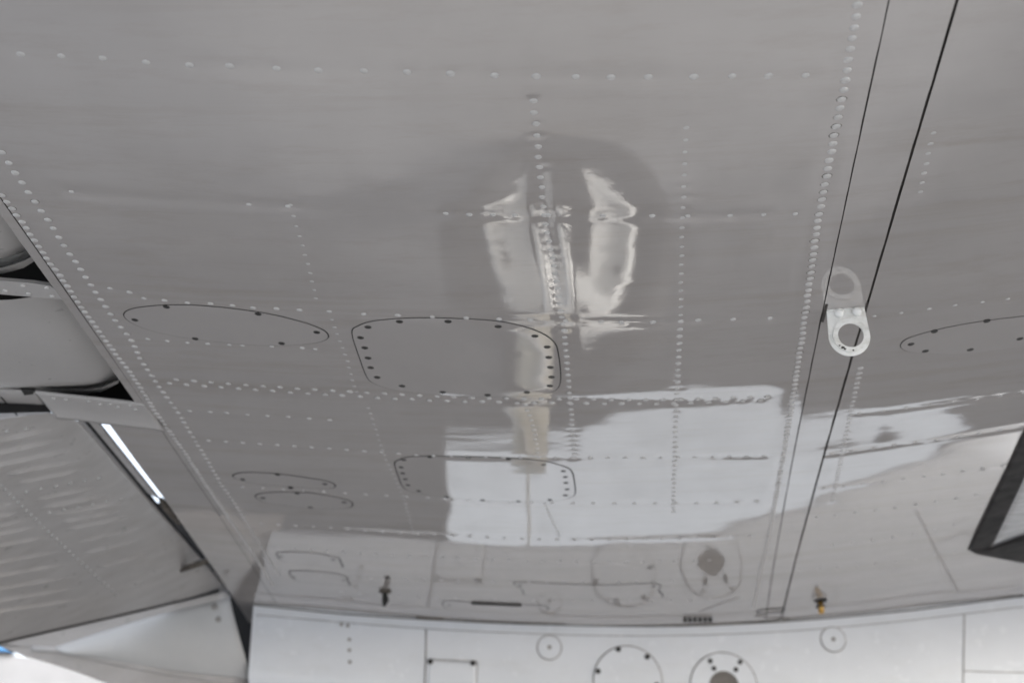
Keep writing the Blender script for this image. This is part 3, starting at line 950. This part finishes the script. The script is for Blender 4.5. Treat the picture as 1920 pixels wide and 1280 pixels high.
# ------------------------------------------------------------------ main wheel under the fuselage
WU, WV, WZ = -0.09, 2.35, 0.268
gear = link('landing_gear', None, None, air)
tag(gear, label='main wheel with white hub and cream strut under the fuselage')
ty = lathe('tyre', [(0.168, -0.060), (0.185, -0.078), (0.215, -0.086), (0.245, -0.076), (0.262, -0.050), (0.268, -0.018), (0.268, 0.018), (0.262, 0.050), (0.245, 0.076), (0.215, 0.086), (0.185, 0.078), (0.168, 0.060)], (WU, WV, WZ), (0, -1, 0), M['rubber'], gear, 56)
hub = lathe('wheel_disc', [(0.055, 0.050), (0.080, 0.046), (0.120, 0.050), (0.145, 0.060), (0.155, 0.074), (0.162, 0.072), (0.169, 0.050)], (WU, WV, WZ), (0, -1, 0), M['wheel'], gear, 48)
lathe('brake_disc', [(0.0, 0.072), (0.050, 0.070), (0.062, 0.060), (0.064, 0.040)], (WU, WV, WZ), (0, -1, 0), M['screw'], hub, 32)
slab('brake_caliper', [(WU - 0.045, WV - 0.10, WZ - 0.19), (WU + 0.045, WV - 0.10, WZ - 0.19), (WU + 0.085, WV - 0.10, WZ - 0.05), (WU + 0.075, WV - 0.10, WZ + 0.06), (WU - 0.050, WV - 0.10, WZ + 0.03)], (0, 0.03, 0), M['screw'], hub)
for a in (20, 70, 110, 160, 200, 250, 290, 340):
    t = math.radians(a)
    lathe('wheel_bolt', [(0, 0.012), (0.007, 0.010), (0.007, 0)], (WU + 0.135 * math.cos(t), WV - 0.053, WZ + 0.135 * math.sin(t)), (0, -1, 0), M['screw'], hub, 8)
tube('oleo_piston', [(WU + 0.0, 2.225, WZ - 0.01), (WU - 0.004, 2.225, WZ + 0.20)], 0.034, M['wheel'], gear, 24)
slab('torque_link', [(-0.050, 2.20, 0.375), (0.030, 2.20, 0.420), (0.004, 2.20, 0.452), (0.080, 2.20, 0.470), (-0.052, 2.20, 0.540)], (0, 0.018, 0), M['wheel'], gear)
lathe('link_bolt', [(0, 0.014), (0.012, 0.012), (0.012, 0)], (-0.035, 2.20, 0.45), (0, -1, 0), M['screw'], gear, 10)
tube('strut', [(-0.120, 2.23, 0.47), (-0.140, 2.23, 0.53), (-0.150, 2.25, 0.73)], [0.026, 0.036, 0.034], M['cream'], gear, 24)
lathe('strut_band', [(0.035, -0.02), (0.044, -0.014), (0.044, 0.012), (0.034, 0.02)], (-0.143, 2.238, 0.60), (0, 0, 1), M['screw'], gear, 24)
tube('hydraulic_hose', [(-0.10, 2.19, 0.46), (-0.185, 2.19, 0.52), (-0.115, 2.19, 0.58), (-0.19, 2.20, 0.65), (-0.13, 2.21, 0.73)], 0.008, M['wheel'], gear, 10)
slab('brace_plate', [(-0.19, 2.205, 0.555), (-0.10, 2.205, 0.60), (-0.11, 2.205, 0.625), (-0.20, 2.205, 0.60)], (0, 0.01, 0), M['screw'], gear)
tube('upper_leg', [(-0.150, 2.25, 0.72), (-0.152, 2.26, 1.06)], 0.003, M['wheel'], gear, 10)
tube('brake_line', [(-0.09, 2.19, 0.27), (-0.05, 2.18, 0.36), (-0.075, 2.18, 0.50), (-0.09, 2.20, 0.62)], 0.006, M['rubber'], gear, 8)

# ------------------------------------------------------------------ trailing edge: ailerons, hinge fairings, flap
def te_u(v, extra=0.0): return float(u_of(np.polyval(LIPE, v), v)) + extra

def control_surface(name, va, vb, vround, label, dz=0.012, chord=0.45, mat=None):
    """moving surface behind the wing: flat underside, rounded nose, rounded inboard corner"""
    prof = []
    for s in np.linspace(0, 1, 14): prof.append((-chord * (1 - s), 0.0))
    for k in range(1, 9):
        t = math.pi / 2 * k / 8
        prof.append((0.085 * math.sin(t), 0.085 * (1 - math.cos(t))))
    prof.append((0.085, 0.12))
    nv = 40
    X, Y, Z = [], [], []
    for j in range(nv + 1):
        f = j / nv
        v = va + (vb - va) * f
        rr, zz = 0, 0.0
        e = vb - v
        if e < vround:
            k = 1 - e / vround
            zz = vround * 0.55 * (1 - math.sqrt(max(0, 1 - k * k)))
        xr, yr, zr = [], [], []
        for (x, z) in prof:
            u = te_u(v) + x - 0.052
            sweep = 0.0
            if e < vround and x > -0.10:
                sweep = 0
            xr.append(u); yr.append(v + 0.02 * max(0, (-x)) * 0.6); zr.append(WING_Z + float(camber(te_u(v))) + dz + z + zz)
        X.append(xr); Y.append(yr); Z.append(zr)
    o = link(name, grid_mesh(name, np.array(X), np.array(Y), np.array(Z), flip=True), mat or M['aileron'], air)
    return tag(o, label=label)
vA = uv(30, 505, 0.012)[1]
vB = uv(150, 735, 0.012)[1]
a1 = control_surface('aileron', 0.30, vA, 0.035, 'outboard grey aileron panel at the left edge')
a2 = control_surface('aileron', uv(60, 545, 0.012)[1] + 0.01, vB, 0.045, 'inboard grey aileron panel beside the flap fairing')
def end_plate(px, parent, dz=0.010):
    pts = [at(*q, dz) for q in px]
    return slab('end_plate', pts, (0, 0, 0.03), M['aileron'], parent)
tube('end_seam', [at(*q, 0.008) for q in ((-20,501),(5,500),(25,494),(45,487),(62,478))], 0.0008, M['black'], a1, 6)
tube('end_seam', [at(*q, 0.008) for q in ((-20,714),(30,718),(75,724),(120,728),(160,729),(190,725),(220,712))], 0.0009, M['black'], a2, 6)
def rim(px, parent, mat, dz):
    """rounded end rib under a control surface"""
    top = [at(*q[:2], dz) for q in px]
    bot = [at(q[0], q[2], dz + 0.004) for q in px]
    bm = bmesh.new()
    A = [bm.verts.new(p) for p in top]; B = [bm.verts.new(p) for p in bot]
    D_ = [bm.verts.new(p + Vector((0, 0.01, 0.05))) for p in bot]
    for k in range(len(px) - 1):
        bm.faces.new((A[k], A[k + 1], B[k + 1], B[k]))
        bm.faces.new((B[k], B[k + 1], D_[k + 1], D_[k]))
    return from_bm('end_rib', bm, mat, parent, True)
rim([(-20,501,514),(5,500,513),(25,494,508),(45,487,502),(64,477,490)], a1, M['aileron'], 0.009)
rim([(-20,714,727),(30,718,730),(75,724,732),(120,728,735),(160,729,737),(190,725,734),(222,711,718)], a2, M['aileron'], 0.009)

# cove the control surfaces sit in; its shade is put in as near-black colour
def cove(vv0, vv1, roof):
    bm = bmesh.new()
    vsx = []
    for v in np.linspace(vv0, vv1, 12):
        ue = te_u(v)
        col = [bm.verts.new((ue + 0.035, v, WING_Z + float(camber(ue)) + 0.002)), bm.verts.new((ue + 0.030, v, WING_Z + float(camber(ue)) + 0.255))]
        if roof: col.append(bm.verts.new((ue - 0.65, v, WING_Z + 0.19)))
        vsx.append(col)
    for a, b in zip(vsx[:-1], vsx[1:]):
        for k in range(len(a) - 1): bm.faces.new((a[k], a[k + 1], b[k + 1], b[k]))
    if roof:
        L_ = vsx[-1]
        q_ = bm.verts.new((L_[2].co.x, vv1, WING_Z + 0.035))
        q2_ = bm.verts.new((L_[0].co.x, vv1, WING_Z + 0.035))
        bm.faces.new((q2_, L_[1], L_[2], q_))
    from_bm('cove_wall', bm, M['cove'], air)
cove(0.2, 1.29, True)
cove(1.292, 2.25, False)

# hinge fairing strips running aft from the skin
def fairing(name, px, dz, thick, mat, label, rivets=(), bow=0.0):
    top = [at(*q, d) for q, d in zip(px, dz)]
    o = slab(name, top, (0, 0.002, thick), mat, air)
    tag(o, label=label)
    for q in rivets:
        p = at(q[0], q[1], min(dz) - 0.0005)
        r = bpy.data.objects.new('rivet', RIVET); C.objects.link(r); r.parent = o
        r.matrix_local = Matrix.Translation(p) @ Matrix.Diagonal((0.0023, 0.0023, 0.0009, 1))
    return o
fairing('hinge_strip', [(-40,524),(0,526),(60,531),(94,536),(132,563),(100,560),(50,556),(-40,548)], [0.0016] * 8, 0.004, M['aileron'],
        'narrow riveted strip between the two aileron panels', [(10,546),(43,536),(53,551),(88,540),(98,556)])

# curved fairing plate over the flap hinge: a bowed sheet
def bowed(name, top, bot, dz, bow, mat, label, n=10, thick=0.002):
    bm = bmesh.new()
    g = []
    def sample(pl, f):
        x = f * (len(pl) - 1); i = min(int(x), len(pl) - 2); k = x - i
        return (pl[i][0] * (1 - k) + pl[i + 1][0] * k, pl[i][1] * (1 - k) + pl[i + 1][1] * k)
    for i in range(2 * n + 1):
        f = i / (2 * n)
        a, b = sample(top, f), sample(bot, f)
        r_ = []
        for j in range(n + 1):
            k = j / n
            px = a[0] * (1 - k) + b[0] * k, a[1] * (1 - k) + b[1] * k
            r_.append(bm.verts.new(at(px[0], px[1], dz + bow * (k ** 2.2))))
        g.append(r_)
    for i in range(2 * n):
        for j in range(n):
            bm.faces.new((g[i][j], g[i + 1][j], g[i + 1][j + 1], g[i][j + 1]))
    o = from_bm(name, bm, mat, air, True)
    md = o.modifiers.new('thickness', 'SOLIDIFY'); md.thickness = thick; md.offset = 0
    return tag(o, label=label)
hf = bowed('hinge_fairing', [(66,733),(120,739),(180,745),(240,752),(272,756)], [(108,784),(140,786),(190,793),(250,800),(308,807)], 0.0012, -0.007, M['aileron'], 'bowed riveted fairing over the flap hinge')
for q in ((101,747),(123,749),(166,753),(188,758),(207,757),(221,763),(160,746),(245,760),(254,768)):
    r = bpy.data.objects.new('rivet', RIVET); C.objects.link(r); r.parent = hf
    r.matrix_local = Matrix.Translation(at(q[0], q[1], -0.0006)) @ Matrix.Diagonal((0.0022, 0.0022, 0.0010, 1))
nose = bowed('flap_nose', [(-40,726),(0,729),(40,731),(66,735)], [(-40,786),(0,785),(60,782),(104,785)], 0.008, 0.006, M['aileron'], 'rounded grey nose of the neighbouring flap at the left edge')
tube('panel_seam', [at(*q, 0.007 + z) for q, z in (((2,744),0.000),((16,760),0.001),((32,778),0.004))], 0.0008, M['black'], nose, 6)
slab('slot', [at(*q, 0.006) for q in ((38,729),(65,731),(62,739),(46,741))], (0, 0, 0.001), M['black'], nose)
slab('slot', [at(*q, 0.012) for q in ((86,783),(102,779),(104,785),(95,786))], (0, 0, 0.001), M['black'], nose)

# lowered flap
F0 = at(147, 789, 0.016); F1 = at(432, 1112, 0.016)
fh = (F1 - F0).normalized()
side = Vector((-1, 0, 0)); side = (side - fh * side.dot(fh)).normalized()
DEFL = math.radians(24)
fc = (side * math.cos(DEFL) + Vector((0, 0, -1)) * math.sin(DEFL)).normalized()
fc = (fc - fh * fc.dot(fh)).normalized()
fn = fh.cross(fc).normalized()
if fn.z > 0: fn = -fn
FL = (F1 - F0).length
def fp(s, t, off=0.0): return F0 + fh * s + fc * t + fn * off
def on_flap(px, py, off=0.0):
    p = on_plane(px, py, F0 + fn * off, fn)
    q = p - F0
    return q.dot(fh), q.dot(fc)
flap = link('flap', None, None, air)
tag(flap, label='lowered grey flap with pressed stiffening beads at lower left')
def flap_skin():
    s0, n1, n2 = -0.10, 520, 240
    end = np.array([on_flap(*q) for q in ((428,1106),(370,1117),(290,1137),(190,1160),(100,1180),(0,1203),(-60,1217))])
    t1 = float(end[:, 1].max())
    t_ = np.linspace(0.0, t1, n2)
    s_end = np.interp(t_, end[:, 1], end[:, 0]) + 0.012
    beg = np.array([on_flap(*q) for q in ((165,806),(104,784),(60,788),(0,797),(-60,806))])
    s_beg = np.interp(t_, beg[:, 1], beg[:, 0]) - 0.014
    f_ = np.linspace(0, 1, n1)
    Sg = s_beg[None, :] + f_[:, None] * (s_end - s_beg)[None, :]
    Tg = np.repeat(t_[None, :], n1, 0)
    off = 0.0001 * smooth_noise(Sg, Tg, 0.10, 21)
    for (ax, ay, bx, by) in BEADS:
        dx, dy = bx - ax, by - ay
        L = dx * dx + dy * dy
        k = np.clip(((Sg - ax) * dx + (Tg - ay) * dy) / L, 0, 1)
        d2 = (Sg - ax - k * dx) ** 2 + (Tg - ay - k * dy) ** 2
        off = off + 0.0030 * np.clip(1 - np.sqrt(d2) / 0.0085, 0, 1) ** 1.3 * np.clip(k * 7, 0, 1) * np.clip((1 - k) * 3.5, 0, 1)
    # rounded nose
    nose_ = np.clip(1 - Tg / 0.035, 0, 1)
    off = off - 0.005 * (1 - np.sqrt(1 - nose_ ** 2))
    F0n, fhn, fcn, fnn = map(np.array, (F0, fh, fc, fn))
    P = F0n + Sg[..., None] * fhn + Tg[..., None] * fcn + off[..., None] * fnn
    return grid_mesh('lower_skin', P[..., 0], P[..., 1], P[..., 2])
bead_px = [((-30,832),(96,807)),((-30,855),(117,825)),((-30,878),(133,844)),((12,889),(150,863)),((31,906),(166,879)),((64,937),(192,911)),((77,952),(209,927)),((93,966),(241,940)),((115,979),(225,958)),((124,992),(241,969)),
           ((-40,955),(20,946)),((-40,975),(31,962)),((-40,994),(48,976)),((-40,1008),(64,989)),((155,1037),(258,1013)),((-40,1030),(92,1006)),((-40,1061),(124,1031)),((-40,1086),(129,1056)),((-40,1110),(146,1079)),((-40,1132),(155,1100)),((-40,1152),(165,1120)),((180,1062),(285,1038)),((150,1015),(262,990))]
BEADS = []
for a, b in bead_px:
    s1_, t1_ = on_flap(*a); s2_, t2_ = on_flap(*b)
    BEADS.append((s1_, t1_, s2_, t2_))
me_ = flap_skin()
fo = link('lower_skin', me_, M['flap'], flap)
def flap_rivets(pts, r=0.0026):
    for q in pts:
        s_, t_ = on_flap(*q)
        o = bpy.data.objects.new('rivet', RIVET); C.objects.link(o); o.parent = flap
        rot = Vector((0, 0, -1)).rotation_difference(fn).to_matrix().to_4x4()
        o.matrix_local = Matrix.Translation(fp(s_, t_, 0.0006)) @ rot @ Matrix.Diagonal((r, r, 0.0012, 1))
flap_rivets([(50 + 27.2 * k, 921 - 5.2 * k) for k in range(6)])
flap_rivets([(93 + 26.8 * k, 960 - 5 * k) for k in range(6)], 0.0026)
flap_rivets([(14,808),(48,803)])
flap_rivets([(x, 907 + (x) * 0.985 if x < 93 else 998 + (x - 93) * 0.923) for x in np.arange(2, 225, 8.0)], 0.0022)
# nose channel of the flap, seen edge-on against the sky
L0 = [(132,772),(147,789),(258,922),(320,997),(385,1064)]
L1 = [(138,772),(153,789),(264,922),(326,997),(389,1064)]
L2 = [(150,772),(165,789),(277,924),(334,997),(393,1064)]
L3 = [(164,772),(181,789),(299,936),(312,951),(330,972)]
for A_, B_, dz_, mat in ((L0, L1, 0.0215, M['aileron']), (L1, L2, 0.030, M['cove']), (L2[:3], L3[:3], 0.026, M['flap'])):
    slab('nose_rail', [at(*q, dz_) for q in A_] + [at(*q, dz_) for q in B_[::-1]], (0, 0, 0.003), mat, flap)

# inboard end of the flap: joint, strip and pale end fairing with a rolled rim
def flap_pts(px): return [fp(*on_flap(*q)) for q in px]
tube('end_joint', flap_pts([(-40,1213),(30,1196),(100,1180),(190,1160),(290,1137),(370,1117),(410,1106)]), 0.0024, M['cove'], flap, 6)
fe = link('flap_end_fairing', None, None, air)
tag(fe, label='pale flap end fairing with rolled rim at the lower left')
pl_p = fp(*on_flap(300, 1145)); pl_n = Vector((0.25, -1.0, -0.55)).normalized()
def fe_pt(px, py): return on_plane(px, py, pl_p, pl_n)
def sheet(name, top, bot, mat, parent, bow, n=14, thick=0.003):
    bm = bmesh.new(); g = []
    def sample(pl, f):
        x = f * (len(pl) - 1); i = min(int(x), len(pl) - 2); k = x - i
        return (pl[i][0] * (1 - k) + pl[i + 1][0] * k, pl[i][1] * (1 - k) + pl[i + 1][1] * k)
    for i in range(2 * n + 1):
        f = i / (2 * n)
        a, b = sample(top, f), sample(bot, f)
        r_ = []
        for j in range(n + 1):
            k = j / n
            p = fe_pt(a[0] * (1 - k) + b[0] * k, a[1] * (1 - k) + b[1] * k)
            r_.append(bm.verts.new(p + pl_n * bow * 4 * k * (1 - k)))
        g.append(r_)
    for i in range(2 * n):
        for j in range(n):
            bm.faces.new((g[i][j], g[i + 1][j], g[i + 1][j + 1], g[i][j + 1]))
    o = from_bm(name, bm, mat, parent, True)
    md = o.modifiers.new('thickness', 'SOLIDIFY'); md.thickness = thick; md.offset = 0
    return o
sheet('upper_strip', [(-40,1214),(100,1183),(260,1147),(425,1108)], [(-40,1196),(0,1211),(100,1215),(260,1163),(432,1120)], M['flap'], fe, 0.0)
sheet('side_panel', [(100,1213),(180,1187),(260,1162),(340,1141),(430,1119)], [(150,1226),(220,1240),(300,1255),(380,1266),(474,1277)], M['fairing'], fe, 0.012)
tube('rim', [fe_pt(*q) for q in ((60,1214),(110,1218),(160,1228),(230,1243),(310,1259),(390,1270),(478,1279))], 0.0055, M['flap'], fe, 12)
sheet('lower_edge', [(-40,1190),(40,1211),(100,1216),(160,1230),(310,1261),(478,1281)], [(-40,1194),(0,1211),(52,1230),(94,1242),(146,1259),(200,1279),(330,1320),(478,1340)], M['flap'], fe, 0.0)
for q in ((403,1134),(410,1158),(425,1180),(429,1200)):
    p = fe_pt(*q) + pl_n * 0.009
    lathe('rivet', [(0, 0.002), (0.004, 0.0015), (0.005, 0)], p, pl_n, M['seam'], fe, 12)
# added dark plate standing for shade in the gap, then the hinge arm
slab('gap_shade_plate', [on_plane(x, y, Vector((0, 2.24, 0)), Vector((0, 1, 0))) for x, y in ((292,941),(334,941),(478,1110),(478,1300),(440,1300),(405,1180),(370,1080))], (0, 0.004, 0), M['cove'], air)
br = tube('hinge_bracket', [at(302,936,0.006), at(312,950,0.008), at(324,962,0.012), at(336,978,0.016)], [0.003, 0.005, 0.006, 0.004], M['dirt'], air, 8)
arm = tube('hinge_arm', [at(330,1072,0.004), at(352,1064,0.000), at(372,1056,-0.003), at(390,1050,0.004)], [0.003, 0.004, 0.005, 0.004], M['dirt'], air, 8)

# ------------------------------------------------------------------ distant hangar beyond the flap
def far(px, py, dist):
    d = Vector(ray(px, py)); d = d / math.hypot(d.x, d.y)
    return Vector(EYE) + d * dist
hg = link('hangar', None)
tag(hg, 'pale hangar wall with a blue fascia, blurred beyond the flap', 'hangar')
hl, hr = far(-700, 1240, 30), far(420, 1262, 30)
hz = far(60, 1238, 30).z
dirn = (hr - hl); dirn.z = 0; dirn.normalize()
back = Vector((-dirn.y, dirn.x, 0)); back = back if back.y > 0 else -back
def hp(a, z, b=0.0): return Vector((hl.x, hl.y, 0)) + dirn * a + back * b + Vector((0, 0, z))
HW = (Vector((hr.x, hr.y, 0)) - Vector((hl.x, hl.y, 0))).length
slab('wall', [hp(0, 0), hp(HW, 0), hp(HW, hz), hp(0, hz)], back * 8, M['hangar'], hg)
fx = (Vector((far(26, 1220, 30).x, far(26, 1220, 30).y, 0)) - Vector((hl.x, hl.y, 0))).dot(dirn)
ztop = far(10, 1205, 30).z; zb = far(10, 1231, 30).z
slab('gutter', [hp(-0.1, hz + 0.01, -0.1), hp(fx, hz + 0.01, -0.1), hp(fx, zb, -0.1), hp(-0.1, zb, -0.1)], back * 7, M['gutter'], hg)
slab('fascia', [hp(-0.2, zb + 0.01, -0.2), hp(fx, zb + 0.01, -0.2), hp(fx, ztop, -0.2), hp(-0.2, ztop, -0.2)], back * 7, M['blue'], hg)
